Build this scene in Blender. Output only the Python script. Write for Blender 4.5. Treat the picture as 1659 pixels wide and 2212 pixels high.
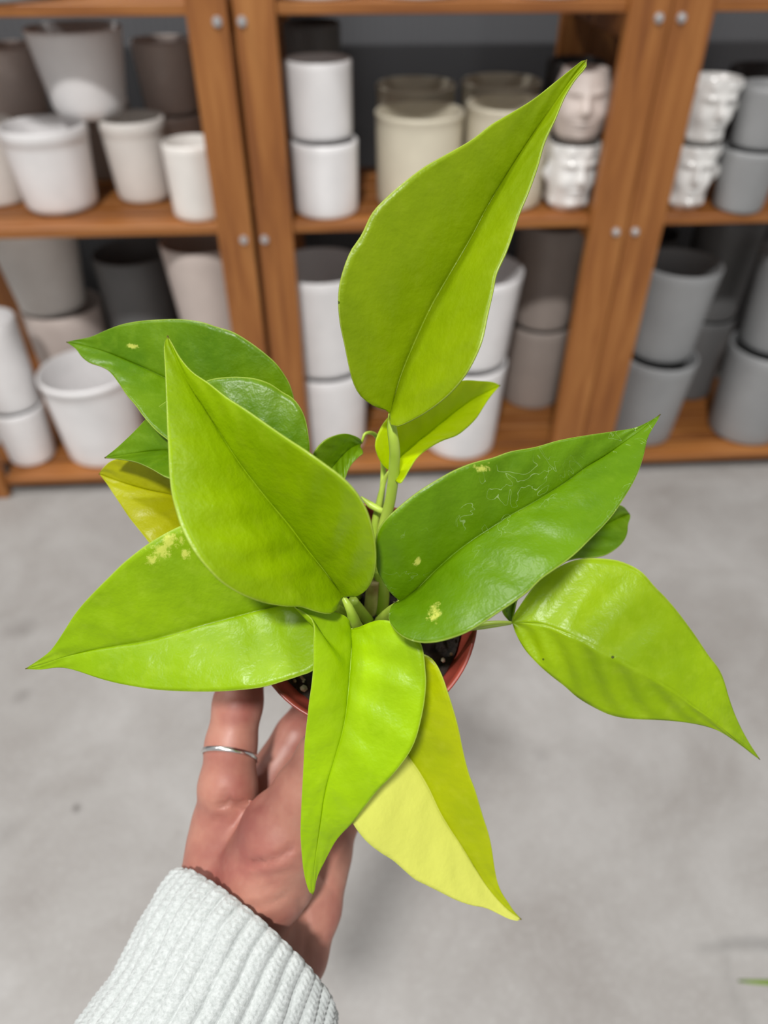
import bpy, bmesh, math, random
import numpy as np
from mathutils import Vector, Matrix

random.seed(7)
SC = bpy.context.scene
COL = SC.collection
for o in list(bpy.data.objects):
    bpy.data.objects.remove(o)

# ------------------------------------------------------------------ camera
F = 1600.0                        # focal length in pixels of the 1659 x 2212 frame
PITCH, YAW = math.radians(40.2), math.radians(3.4)
CAM = np.array([0.0, 0.0, 1.53])
FH = np.array([math.sin(YAW), math.cos(YAW), 0.0])
RT = np.array([math.cos(YAW), -math.sin(YAW), 0.0])
FW = FH * math.cos(PITCH) + np.array([0, 0, -math.sin(PITCH)])
UP = np.cross(RT, FW)
cd = bpy.data.cameras.new('camera')
cam = bpy.data.objects.new('camera', cd)
COL.objects.link(cam)
cd.sensor_fit = 'VERTICAL'
cd.sensor_height = 36.0
cd.sensor_width = 27.0
cd.lens = F / 2212 * 36.0
cd.clip_start = 0.01
cam.matrix_world = Matrix(((RT[0], UP[0], -FW[0], CAM[0]), (RT[1], UP[1], -FW[1], CAM[1]),
                           (RT[2], UP[2], -FW[2], CAM[2]), (0, 0, 0, 1)))
cd.dof.use_dof = True
cd.dof.focus_distance = 0.226
cd.dof.aperture_fstop = cd.lens / 2.9
SC.camera = cam

# ------------------------------------------------------------------ light
SC.view_settings.view_transform = 'Standard'
SC.view_settings.look = 'None'
SC.view_settings.gamma = 1.0
SC.view_settings.use_curve_mapping = False
SC.view_settings.exposure = 0.0
w = bpy.data.worlds.new('shop_ambient')
SC.world = w
w.use_nodes = True
w.node_tree.nodes['Background'].inputs[0].default_value = (0.99, 1.0, 1.0, 1)
w.node_tree.nodes['Background'].inputs[1].default_value = 0.36


def high_bay(x, y, z, power, size=0.5, tint=(1, 0.985, 0.965)):
    ld = bpy.data.lights.new('high_bay_lamp', 'AREA')
    ld.shape = 'DISK'
    ld.size = size
    ld.energy = power
    ld.color = tint
    o = bpy.data.objects.new('high_bay_lamp', ld)
    o.location = (x, y, z)
    COL.objects.link(o)


high_bay(-1.9, 1.3, 6.0, 140, 0.5)
high_bay(-0.7, -2.6, 6.0, 410)
high_bay(-4.4, 0.4, 6.0, 70)
high_bay(4.0, 0.4, 6.0, 70)


# ------------------------------------------------------------------ helpers
def at(px, py, z):
    """point that the photograph shows at (px, py), z metres along the view axis"""
    return CAM + (FW + RT * (px - 829.5) / F - UP * (py - 1106) / F) * z


def lin(c):
    return tuple(((v / 255) / 12.92 if v / 255 <= 0.04045 else ((v / 255 + 0.055) / 1.055) ** 2.4) for v in c) + (1,)


def tag(o, label=None, cat=None, group=None, kind=None):
    if label: o['label'] = label
    if cat: o['category'] = cat
    if group: o['group'] = group
    if kind: o['kind'] = kind
    return o


def empty(name, loc):
    o = bpy.data.objects.new(name, None)
    o.empty_display_size = 0.05
    o.location = loc
    COL.objects.link(o)
    return o


def link_mesh(name, me, mat, parent=None):
    o = bpy.data.objects.new(name, me)
    if mat is not None and not me.materials:
        me.materials.append(mat)
    COL.objects.link(o)
    if parent is not None:
        o.parent = parent
        o.matrix_parent_inverse = PARENT_INV(parent)
    return o


def PARENT_INV(p):
    m = Matrix.Identity(4)
    q = p
    while q is not None:
        m = Matrix.LocRotScale(q.location, q.rotation_euler, q.scale) @ m if q.parent is None else \
            q.matrix_parent_inverse @ Matrix.LocRotScale(q.location, q.rotation_euler, q.scale) @ m
        q = q.parent
    return m.inverted()


def mesh_py(name, verts, faces, mat, parent=None, smooth=True):
    me = bpy.data.meshes.new(name)
    me.from_pydata([tuple(map(float, v)) for v in verts], [], [tuple(map(int, f)) for f in faces])
    if smooth:
        me.polygons.foreach_set('use_smooth', [True] * len(me.polygons))
    me.update()
    return link_mesh(name, me, mat, parent)


def box_mesh(name, x0, x1, y0, y1, z0, z1, bevel=0.0):
    bm = bmesh.new()
    bmesh.ops.create_cube(bm, size=1)
    for v in bm.verts:
        v.co = Vector((x0 + (v.co.x + .5) * (x1 - x0), y0 + (v.co.y + .5) * (y1 - y0), z0 + (v.co.z + .5) * (z1 - z0)))
    if bevel:
        bmesh.ops.bevel(bm, geom=bm.edges[:], offset=bevel, segments=1, affect='EDGES')
    me = bpy.data.meshes.new(name)
    bm.to_mesh(me)
    bm.free()
    return me


def catmull(pts, n):
    """smooth curve through pts, resampled to n points evenly by arc length"""
    P = np.array(pts, float)
    if len(P) == 2:
        t = np.linspace(0, 1, n)[:, None]
        return P[0] * (1 - t) + P[1] * t
    Q = np.vstack([2 * P[0] - P[1], P, 2 * P[-1] - P[-2]])
    out = []
    for i in range(1, len(Q) - 2):
        for s in np.linspace(0, 1, 10, endpoint=False):
            a, b, c, d = Q[i - 1], Q[i], Q[i + 1], Q[i + 2]
            out.append(0.5 * ((2 * b) + (c - a) * s + (2 * a - 5 * b + 4 * c - d) * s * s + (3 * b - a - 3 * c + d) * s ** 3))
    out.append(P[-1])
    out = np.array(out)
    L = np.concatenate([[0], np.cumsum(np.linalg.norm(np.diff(out[:, :2], axis=0), axis=1))])
    T = np.linspace(0, L[-1], n)
    return np.stack([np.interp(T, L, out[:, k]) for k in range(out.shape[1])], 1)


def tube(name, pts, radii, mat, parent=None, seg=12, flat=1.0, caps=True):
    P = np.array(pts, float)
    n = len(P)
    R = np.interp(np.linspace(0, 1, n), np.linspace(0, 1, len(radii)), radii)
    T = np.gradient(P, axis=0)
    T /= np.linalg.norm(T, axis=1)[:, None]
    N = np.cross(T[0], (0.3, 0.2, 0.9))
    N /= np.linalg.norm(N)
    vs = []
    for i in range(n):
        N = N - T[i] * (N @ T[i])
        N /= np.linalg.norm(N)
        B = np.cross(T[i], N)
        for k in range(seg):
            a = 2 * math.pi * k / seg
            vs.append(P[i] + R[i] * (N * math.cos(a) + B * flat * math.sin(a)))
    fs = [(i * seg + k, i * seg + (k + 1) % seg, (i + 1) * seg + (k + 1) % seg, (i + 1) * seg + k)
          for i in range(n - 1) for k in range(seg)]
    if caps:
        fs.append(tuple(range(seg))[::-1])
        fs.append(tuple((n - 1) * seg + k for k in range(seg)))
    return mesh_py(name, vs, fs, mat, parent)


# ------------------------------------------------------------------ materials
def nodes_of(name):
    m = bpy.data.materials.new(name)
    m.use_nodes = True
    nt = m.node_tree
    return m, nt, nt.nodes['Principled BSDF'], nt.nodes.new, nt.links.new


def noise(nt, vec, scale, detail=3, rough=0.55, dist=0.0):
    n = nt.nodes.new('ShaderNodeTexNoise')
    n.inputs['Scale'].default_value = scale
    n.inputs['Detail'].default_value = detail
    n.inputs['Roughness'].default_value = rough
    n.inputs['Distortion'].default_value = dist
    if vec is not None:
        nt.links.new(vec, n.inputs['Vector'])
    return n.outputs['Fac']


def ramp(nt, fac, stops):
    r = nt.nodes.new('ShaderNodeValToRGB')
    e = r.color_ramp.elements
    e[0].position, e[0].color = stops[0]
    e[1].position, e[1].color = stops[-1]
    for p, c in stops[1:-1]:
        k = e.new(p)
        k.color = c
    nt.links.new(fac, r.inputs['Fac'])
    return r.outputs['Color']


def mixc(nt, fac, a, b):
    m = nt.nodes.new('ShaderNodeMix')
    m.data_type = 'RGBA'
    for sock, v in ((m.inputs['Factor'], fac), (m.inputs[6], a), (m.inputs[7], b)):
        if isinstance(v, (int, float)):
            sock.default_value = v
        elif isinstance(v, tuple):
            sock.default_value = v
        else:
            nt.links.new(v, sock)
    return m.outputs[2]


def math_(nt, op, a, b=0.0, c=None, clamp=False):
    m = nt.nodes.new('ShaderNodeMath')
    m.operation = op
    m.use_clamp = clamp
    for i, v in enumerate((a, b) if c is None else (a, b, c)):
        if isinstance(v, (int, float)):
            m.inputs[i].default_value = v
        else:
            nt.links.new(v, m.inputs[i])
    return m.outputs[0]


def bump(nt, bsdf, height, strength, dist=0.001):
    b = nt.nodes.new('ShaderNodeBump')
    b.inputs['Strength'].default_value = strength
    b.inputs['Distance'].default_value = dist
    nt.links.new(height, b.inputs['Height'])
    nt.links.new(b.outputs['Normal'], bsdf.inputs['Normal'])


def objvec(nt):
    return nt.nodes.new('ShaderNodeTexCoord').outputs['Object']


def mapping(nt, vec, scale, rnd=True):
    m = nt.nodes.new('ShaderNodeMapping')
    m.inputs['Scale'].default_value = scale
    nt.links.new(vec, m.inputs['Vector'])
    if rnd:
        oi = nt.nodes.new('ShaderNodeObjectInfo')
        k = math_(nt, 'MULTIPLY', oi.outputs['Random'], 37.0)
        c = nt.nodes.new('ShaderNodeCombineXYZ')
        for i in range(3):
            nt.links.new(k, c.inputs[i])
        nt.links.new(c.outputs[0], m.inputs['Location'])
    return m.outputs['Vector']


def wood(name, scale):
    m, nt, b, new, ln = nodes_of(name)
    v = mapping(nt, objvec(nt), scale)
    f1 = noise(nt, v, 1.0, 5, 0.6, 0.6)
    f2 = noise(nt, v, 4.5, 3, 0.6)
    c = ramp(nt, f1, [(0.3, lin((122, 70, 28))), (0.5, lin((154, 97, 44))), (0.7, lin((176, 119, 62)))])
    c = mixc(nt, math_(nt, 'MULTIPLY', f2, 0.35), c, lin((128, 72, 32)))
    ln(c, b.inputs['Base Color'])
    b.inputs['Roughness'].default_value = 0.5
    bump(nt, b, f2, 0.15, 0.002)
    return m


def ceramic(name, rgb, rough=0.42, var=0.06, bumps=0.0):
    m, nt, b, new, ln = nodes_of(name)
    v = mapping(nt, objvec(nt), (1, 1, 1))
    n = noise(nt, v, 9.0, 3)
    c = lin(rgb)
    d = tuple(x * (1 - var * 2) for x in c[:3]) + (1,)
    ln(ramp(nt, n, [(0.3, d), (0.7, c)]), b.inputs['Base Color'])
    b.inputs['Roughness'].default_value = rough
    bump(nt, b, noise(nt, v, 60, 2), 0.05 + bumps, 0.002)
    return m


M_POST = wood('stained_post_wood', (28, 28, 2.2))
M_PLANK = wood('stained_plank_wood', (2.2, 28, 28))
M_WHITE = ceramic('white_ceramic', (240, 238, 238))
M_WARM = ceramic('warm_white_ceramic', (236, 231, 225))
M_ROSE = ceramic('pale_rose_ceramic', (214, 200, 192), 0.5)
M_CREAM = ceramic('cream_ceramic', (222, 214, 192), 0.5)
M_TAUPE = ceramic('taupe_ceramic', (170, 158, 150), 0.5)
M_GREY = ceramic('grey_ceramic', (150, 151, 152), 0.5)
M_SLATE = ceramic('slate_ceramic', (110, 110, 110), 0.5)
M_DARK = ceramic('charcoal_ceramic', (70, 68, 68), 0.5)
M_GLOSS = ceramic('glossy_white_glaze', (235, 233, 230), 0.18)

m, nt, b, new, ln = nodes_of('galvanised_bolt')
b.inputs['Base Color'].default_value = (0.62, 0.62, 0.63, 1)
b.inputs['Metallic'].default_value = 0.8
b.inputs['Roughness'].default_value = 0.35
M_BOLT = m

m, nt, b, new, ln = nodes_of('polished_concrete')
v = objvec(nt)
n1 = noise(nt, v, 3.0, 6, 0.62, 0.4)
n2 = noise(nt, v, 26.0, 4, 0.6)
n3 = noise(nt, v, 11.0, 3, 0.6)
c = ramp(nt, n1, [(0.28, lin((130, 125, 121))), (0.5, lin((150, 147, 144))), (0.72, lin((168, 166, 164)))])
c = mixc(nt, math_(nt, 'MULTIPLY', n2, 0.35), c, lin((142, 137, 132)))
spot = ramp(nt, n3, [(0.68, (0, 0, 0, 1)), (0.78, (1, 1, 1, 1))])
c = mixc(nt, math_(nt, 'MULTIPLY', spot, 0.35), c, lin((120, 112, 106)))
n5 = noise(nt, v, 95.0, 3, 0.7)
c = mixc(nt, math_(nt, 'MULTIPLY', ramp(nt, n5, [(0.5, (0, 0, 0, 1)), (0.72, (1, 1, 1, 1))]), 0.22), c, lin((190, 189, 187)))
for (sx0, sy0, sr, sk) in ((-0.619, 0.853, 0.016, 0.85), (-0.83, 1.16, 0.03, 0.35), (-0.90, 1.38, 0.05, 0.3), (0.42, 0.92, 0.03, 0.2), (-0.75, 0.80, 0.04, 0.2)):
    vd = nt.nodes.new('ShaderNodeVectorMath')
    vd.operation = 'DISTANCE'
    ln(v, vd.inputs[0])
    vd.inputs[1].default_value = (sx0, sy0, 0)
    dd_ = math_(nt, 'ADD', vd.outputs['Value'], math_(nt, 'MULTIPLY', math_(nt, 'SUBTRACT', n2, 0.5), sr * 1.5))
    k_ = math_(nt, 'SUBTRACT', 1.0, math_(nt, 'DIVIDE', dd_, sr), clamp=True)
    c = mixc(nt, math_(nt, 'MULTIPLY', k_, sk), c, lin((70, 64, 60)))
ln(c, b.inputs['Base Color'])
b.inputs['Roughness'].default_value = 0.55
bump(nt, b, n2, 0.05, 0.002)
M_FLOOR = m

m, nt, b, new, ln = nodes_of('grey_back_panel')
v = mapping(nt, objvec(nt), (1, 1, 1), False)
wv = nt.nodes.new('ShaderNodeTexWave')
wv.inputs['Scale'].default_value = 14.0
ln(v, wv.inputs['Vector'])
ln(ramp(nt, wv.outputs['Fac'], [(0.0, lin((78, 79, 82))), (1.0, lin((98, 99, 102)))]), b.inputs['Base Color'])
b.inputs['Roughness'].default_value = 0.7
bump(nt, b, wv.outputs['Fac'], 0.4, 0.004)
M_BACK = m

# ------------------------------------------------------------------ setting
D0 = 1.95                          # front face of the rack posts
o = link_mesh('floor', box_mesh('floor', -6, 6, -5, 4.0, -0.1, 0.0), M_FLOOR)
tag(o, 'mottled pale grey concrete shop floor', 'floor', kind='structure')
o = link_mesh('wall_back', box_mesh('wall_back', -6, 6, 2.66, 2.72, 0.0, 3.0), M_BACK)
tag(o, 'dark grey ribbed panel behind the shelving racks', 'wall', kind='structure')

# ------------------------------------------------------------------ racks
SHELVES = (0.040, 0.835, 1.312)     # undersides of the boards
TH = 0.024


def bolt_mesh():
    bm = bmesh.new()
    bmesh.ops.create_cone(bm, cap_ends=True, segments=12, radius1=0.0115, radius2=0.0095, depth=0.006,
                          matrix=Matrix.Rotation(math.pi / 2, 4, 'X'))
    bmesh.ops.create_cone(bm, cap_ends=True, segments=6, radius1=0.007, radius2=0.006, depth=0.008,
                          matrix=Matrix.Translation((0, -0.005, 0)) @ Matrix.Rotation(math.pi / 2, 4, 'X'))
    me = bpy.data.meshes.new('bolt')
    bm.to_mesh(me)
    bm.free()
    me.materials.append(M_BOLT)
    return me


BOLT = bolt_mesh()


def rack(label, xl, xr, bolt_l, bolt_r):
    """xl, xr = (inner and outer edge) of the left and right posts"""
    root = tag(empty('shelving_rack', ((xl[0] + xr[1]) / 2, D0 + 0.3, 0)), label, 'shelving rack',
               'wooden shelving racks along the wall')
    for (a, b_) in (xl, xr):
        for (y0, y1) in ((D0, D0 + 0.038), (2.52, 2.558)):
            link_mesh('post', box_mesh('post', a, b_, y0, y1, 0, 2.1, 0.002), M_POST, root)
    for z in SHELVES:
        link_mesh('plank', box_mesh('plank', xl[1] + .001, xr[0] - .001, D0 + 0.018, D0 + 0.107, z, z + TH, 0.002), M_PLANK, root)
        y = D0 + 0.121
        while y + 0.089 < 2.53:
            link_mesh('plank', box_mesh('plank', xl[0] + .002, xr[1] - .002, y, y + 0.089, z, z + TH, 0.002), M_PLANK, root)
            y += 0.103
        if z > 0.2:
            for (a, b_) in (xl, xr):
                link_mesh('crossbar', box_mesh('crossbar', a + .02, b_ - .02, D0 + .04, 2.518, z - .062, z - .001, 0.002), M_POST, root)
    for bx in (bolt_l, bolt_r):
        if bx is None: continue
        for z in (0.826, 1.303):
            o = bpy.data.objects.new('bolt', BOLT)
            COL.objects.link(o)
            o.parent = root
            o.matrix_parent_inverse = PARENT_INV(root)
            o.location = (bx, D0 - 0.003, z)
    return root


rack('orange-stained wooden shelving rack on the left, holding white pots', (-1.205, -1.113), (-0.316, -0.226), -1.18, -0.250)
rack('orange-stained wooden shelving rack in the middle, holding white and cream pots', (-0.213, -0.122), (0.667, 0.7615), -0.196, 0.735)
rack('orange-stained wooden shelving rack on the right, holding grey pots', (0.7635, 0.862), (1.62, 1.71), 0.787, 1.64)


# ------------------------------------------------------------------ planters
def pot_profile(rb, rt, h, wall=0.008, rnd=0.012, lip=0.0, lip_h=0.0):
    p = [(0, 0)]
    for k in range(5):
        a = math.pi / 2 * k / 4
        p.append((rb - rnd + rnd * math.sin(a), rnd - rnd * math.cos(a)))
    for k in range(1, 9):
        t = k / 9
        p.append((rb + (rt - rb) * t, rnd + (h - lip_h - rnd) * t))
    if lip > 0:
        p += [(rt, h - lip_h), (rt + lip, h - lip_h + 0.003), (rt + lip, h - 0.004), (rt + lip - 0.003, h)]
    else:
        p += [(rt, h - 0.004), (rt - 0.002, h - 0.001), (rt - 0.004, h)]
    e = wall
    p += [(rt - e + 0.002, h), (rt - e, h - 0.003)]
    p += [(rt - e + (rb - rt) * 0.5, h * 0.5), (rb - e, e + rnd), (rb - e - rnd * .6, e + 0.002), (0, e)]
    return p


def lathe(name, prof, mat, loc, seg=48, fn=None, parent=None):
    vs, fs = [], []
    n = len(prof)
    idx = []
    for i, (r_, z_) in enumerate(prof):
        if r_ < 1e-6:
            idx.append([len(vs)] * seg)
            vs.append((0, 0, z_))
        else:
            row = []
            for k in range(seg):
                a = 2 * math.pi * k / seg
                row.append(len(vs))
                p = (r_ * math.cos(a), r_ * math.sin(a), z_)
                vs.append(fn(p, i, a) if fn else p)
            idx.append(row)
    for i in range(n - 1):
        for k in range(seg):
            q = [idx[i][k], idx[i][(k + 1) % seg], idx[i + 1][(k + 1) % seg], idx[i + 1][k]]
            q2 = []
            for x in q:
                if x not in q2: q2.append(x)
            if len(q2) > 2: fs.append(q2)
    o = mesh_py(name, vs, fs, mat, parent)
    o.location = loc
    return o


def pot(label, x, y, z, rb, rt, h, mat, group='planters on the shelves', **kw):
    o = lathe('planter', pot_profile(rb, rt, h, **kw), mat, (x, y, z))
    return tag(o, label, 'planter', group)


ZM, ZB, ZT = SHELVES[1] + TH, SHELVES[0] + TH, SHELVES[2] + TH
G = 'planters on the shelves'
# --- left rack, middle shelf
pot('wide white planter carrying the big rounded one, left rack middle shelf', -0.752, 2.140, ZM, 0.094, 0.107, 0.206, M_WHITE, rnd=0.022, lip=0.003, lip_h=0.03)
pot('white planter between the wide white one and the small cylinder', -0.540, 2.205, ZM, 0.074, 0.084, 0.206, M_WARM, rnd=0.018, lip=0.002, lip_h=0.03)
pot('small pale cylinder planter beside the left pair of posts', -0.368, 2.052, ZM, 0.069, 0.072, 0.182, M_WARM)
pot('big rounded white planter stacked on top of two others, upper left', -0.640, 2.215, ZM + 0.2065, 0.094, 0.118, 0.200, M_WHITE, rnd=0.04)
pot('white planter cut off by the left picture edge, middle shelf', -0.945, 2.21, ZM, 0.080, 0.090, 0.20, M_WARM)
pot('dim grey-white planter at the back of the left rack, lower of two', -0.470, 2.43, ZM, 0.075, 0.085, 0.17, M_ROSE)
pot('dim grey-white planter at the back of the left rack, upper of two', -0.470, 2.43, ZM + .171, 0.075, 0.085, 0.18, M_ROSE)
pot('dim taupe planter at the back left of the middle shelf, lower', -0.900, 2.42, ZM, 0.085, 0.095, 0.17, M_ROSE)
pot('dim taupe planter at the back left of the middle shelf, upper', -0.900, 2.42, ZM + .171, 0.08, 0.09, 0.17, M_ROSE)
pot('dim planter at the back behind the big rounded white one', -0.690, 2.44, ZM, 0.085, 0.095, 0.20, M_TAUPE)
# --- middle rack, middle shelf
pot('white cylinder planter beside the left posts, lower of its stack', -0.031, 2.062, ZM, 0.083, 0.086, 0.180, M_WHITE)
pot('white cylinder planter beside the left posts, upper of its stack', -0.037, 2.085, ZM + .181, 0.080, 0.082, 0.172, M_WHITE)
pot('dim dark grey planter behind the white cylinder stack, lower', -0.055, 2.40, ZM, 0.075, 0.08, 0.20, M_SLATE)
pot('dim dark grey planter behind the white cylinder stack, upper', -0.055, 2.40, ZM + .201, 0.075, 0.08, 0.19, M_SLATE)
pot('large cream cylinder planter, front left of the four cream ones', 0.220, 2.131, ZM, 0.112, 0.115, 0.228, M_CREAM, lip=0.002, lip_h=0.012)
pot('large cream cylinder planter, front right of the four cream ones', 0.453, 2.118, ZM, 0.108, 0.112, 0.246, M_CREAM, lip=0.002, lip_h=0.012)
pot('large cream cylinder planter, back left of the four cream ones', 0.232, 2.375, ZM, 0.108, 0.112, 0.245, M_CREAM, lip=0.002, lip_h=0.012)
pot('large cream cylinder planter, back right of the four cream ones', 0.475, 2.365, ZM, 0.108, 0.112, 0.252, M_CREAM, lip=0.002, lip_h=0.012)
pot('dim charcoal planter at the back beside the double post', 0.68, 2.36, ZM, 0.075, 0.082, 0.30, M_DARK)
# --- right rack, middle shelf
pot('grey planter right of the white face pots, lower of its stack', 1.083, 2.020, ZM, 0.064, 0.078, 0.154, M_GREY)
pot('grey planter right of the white face pots, upper of its stack', 1.088, 2.025, ZM + .155, 0.064, 0.078, 0.142, M_GREY)
pot('charcoal planter at the back of the right rack middle shelf', 1.0, 2.34, ZM, 0.095, 0.105, 0.26, M_DARK)
pot('charcoal planter at the back right corner of the middle shelf', 1.23, 2.34, ZM, 0.095, 0.105, 0.28, M_DARK)
# --- left rack, bottom shelf
pot('white planter at the lower left edge, lower of its stack', -1.058, 2.098, ZB, 0.072, 0.084, 0.200, M_WHITE)
pot('white planter at the lower left edge, upper of its stack', -1.058, 2.105, ZB + .201, 0.078, 0.084, 0.290, M_WHITE)
pot('open white tapered planter standing behind the curled leaf tips, bottom shelf', -0.818, 2.134, ZB, 0.128, 0.148, 0.300, M_WHITE, lip=0.003, lip_h=0.02)
pot('pale tall planter nested in another behind the open white one, lower', -0.945, 2.415, ZB, 0.115, 0.132, 0.395, M_ROSE)
pot('pale tall planter nested in another behind the open white one, upper', -0.965, 2.405, ZB + .396, 0.105, 0.14, 0.300, M_WARM)
pot('dark grey planter in the back of the left rack bottom shelf', -0.680, 2.43, ZB, 0.11, 0.125, 0.56, M_SLATE)
pot('pale rose tall planter next to the left posts, upper of its stack', -0.400, 2.16, ZB + .301, 0.085, 0.118, 0.39, M_ROSE)
pot('pale rose tall planter next to the left posts, lower of its stack', -0.400, 2.16, ZB, 0.09, 0.105, 0.30, M_ROSE)
# --- middle rack, bottom shelf
pot('tall white planter right of the left posts, lower of its stack', -0.062, 2.135, ZB, 0.122, 0.134, 0.297, M_WHITE)
pot('tall white planter right of the left posts, upper of its stack', -0.062, 2.140, ZB + .298, 0.122, 0.143, 0.318, M_WHITE)
pot('wide white planter behind the tall upright leaf, lower of its stack', 0.384, 2.10, ZB, 0.120, 0.134, 0.320, M_WHITE)
pot('wide white planter behind the tall upright leaf, upper of its stack', 0.394, 2.115, ZB + .321, 0.122, 0.145, 0.285, M_WHITE)
pot('taupe planter left of the double post, lower of its stack', 0.690, 2.38, ZB, 0.104, 0.113, 0.305, M_TAUPE)
pot('taupe planter left of the double post, upper of its stack', 0.692, 2.38, ZB + .306, 0.100, 0.117, 0.345, M_TAUPE)
pot('dark taupe planter at the back between the white stacks', 0.17, 2.40, ZB, 0.10, 0.115, 0.32, M_TAUPE)
# --- right rack, bottom shelf
pot('grey planter right of the double post, lower of its stack', 1.028, 2.12, ZB, 0.100, 0.121, 0.304, M_GREY)
pot('grey planter right of the double post, upper of its stack', 1.030, 2.14, ZB + .305, 0.100, 0.122, 0.293, M_GREY)
pot('slate planter behind the grey stack, lower', 1.285, 2.40, ZB, 0.10, 0.108, 0.31, M_SLATE)
pot('slate planter behind the grey stack, upper', 1.285, 2.40, ZB + .311, 0.10, 0.112, 0.345, M_SLATE)
pot('grey planter at the right picture edge, lower of its stack', 1.395, 2.115, ZB, 0.115, 0.132, 0.325, M_GREY)
pot('grey planter at the right picture edge, upper of its stack', 1.405, 2.13, ZB + .326, 0.108, 0.13, 0.30, M_GREY)
pot('charcoal planter at the back behind the first grey stack', 1.00, 2.40, ZB, 0.10, 0.112, 0.60, M_DARK)
# --- top shelf, only their feet reach into the picture
pot('grey planter on the top shelf, upper left corner', -0.72, 2.07, ZT, 0.11, 0.12, 0.20, M_GREY)
pot('white planter on the top shelf above the cream pots', 0.20, 2.08, ZT, 0.11, 0.12, 0.20, M_WHITE)
pot('white planter on the top shelf above the white cylinder stack', -0.03, 2.07, ZT, 0.10, 0.11, 0.20, M_WHITE)
pot('white planter on the top shelf beside the double post', 0.50, 2.07, ZT, 0.10, 0.11, 0.20, M_WHITE)


def face_pot(label, x, y, z, rb, rt, h, turn, mat, bald):
    """head planter: features are relief around the axis, facing the aisle"""
    prof = [(0, 0)]
    N = 46
    for k in range(N + 1):
        t = k / N
        if bald:      # egg-shaped head
            r_ = rb + (rt - rb) * t + 0.020 * math.sin(math.pi * min(1, t * 1.02)) - 0.016 * max(0, 0.12 - t) / .12
        else:         # barrel with a wavy hairline rim
            r_ = rb + (rt - rb) * t ** 1.3 + 0.004 * math.sin(math.pi * t) - 0.010 * max(0, 0.10 - t) / .10
        prof.append((max(r_, .02), h * t))
    rr = prof[-1][0]
    prof += [(rr - .006, h), (rr - .008, h * .8), (rb * .7, .012), (0, .012)]
    front = -math.pi / 2 + turn

    def g(a, t, a0, t0, sa, st):
        d = (a - a0 + math.pi) % (2 * math.pi) - math.pi
        return math.exp(-(d / sa) ** 2 - ((t - t0) / st) ** 2)

    def fn(p, i, a):
        if i > N + 1: return p
        t = p[2] / h
        q = a - front
        q = (q + math.pi) % (2 * math.pi) - math.pi
        d = 0
        for s in (0, 1):
            f = q if s == 0 else q
        d += 0.018 * g(q, t, 0, .50, .15, .10) + 0.012 * g(q, t, 0, .62, .10, .14)       # nose
        for s in (-1, 1):
            d += 0.008 * g(q, t, s * .42, .74, .30, .045)                                   # brow
            d -= 0.007 * g(q, t, s * .42, .64, .20, .05)                                    # eye socket
            d += 0.004 * g(q, t, s * .42, .635, .12, .025)                                  # eye
            d += 0.007 * g(q, t, s * .62, .45, .28, .12)                                    # cheek
            d += 0.020 * g(q, t, s * 1.45, .56, .13, .13)                                   # ear
        d += 0.007 * g(q, t, 0, .335, .30, .022) + 0.007 * g(q, t, 0, .275, .26, .025)     # lips
        d -= 0.004 * g(q, t, 0, .305, .32, .012)
        d += 0.006 * g(q, t, 0, .14, .30, .06)                                              # chin
        if not bald:                                                                        # curls of the hair band
            d += 0.006 * max(0, math.sin(a * 9)) * math.exp(-((t - .90) / .07) ** 2)
            d += 0.006 * max(0, math.sin(a * 7 + 1)) * math.exp(-((t - .12) / .08) ** 2)
        r_ = math.hypot(p[0], p[1])
        k = (r_ + d) / r_
        return (p[0] * k, p[1] * k, p[2])

    o = lathe('face_planter', prof, mat, (x, y, z), seg=96, fn=fn)
    tag(o, label, 'planter', 'face-shaped planters')
    return o


face_pot('white face-shaped planter left of the double post, upper of its stack', 0.622, 2.066, ZM + .1645, 0.052, 0.056, 0.165, -0.1, M_ROSE, True)
face_pot('white bumpy face-shaped planter left of the double post, lower of its stack', 0.622, 2.066, ZM, 0.056, 0.068, 0.164, 0.15, M_GLOSS, False)
face_pot('white face-shaped planter right of the double post, upper of its stack', 0.946, 2.048, ZM + .1605, 0.048, 0.066, 0.150, 0.1, M_GLOSS, False)
face_pot('white face-shaped planter right of the double post, lower of its stack', 0.942, 2.048, ZM, 0.048, 0.060, 0.160, -0.1, M_GLOSS, False)


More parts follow.
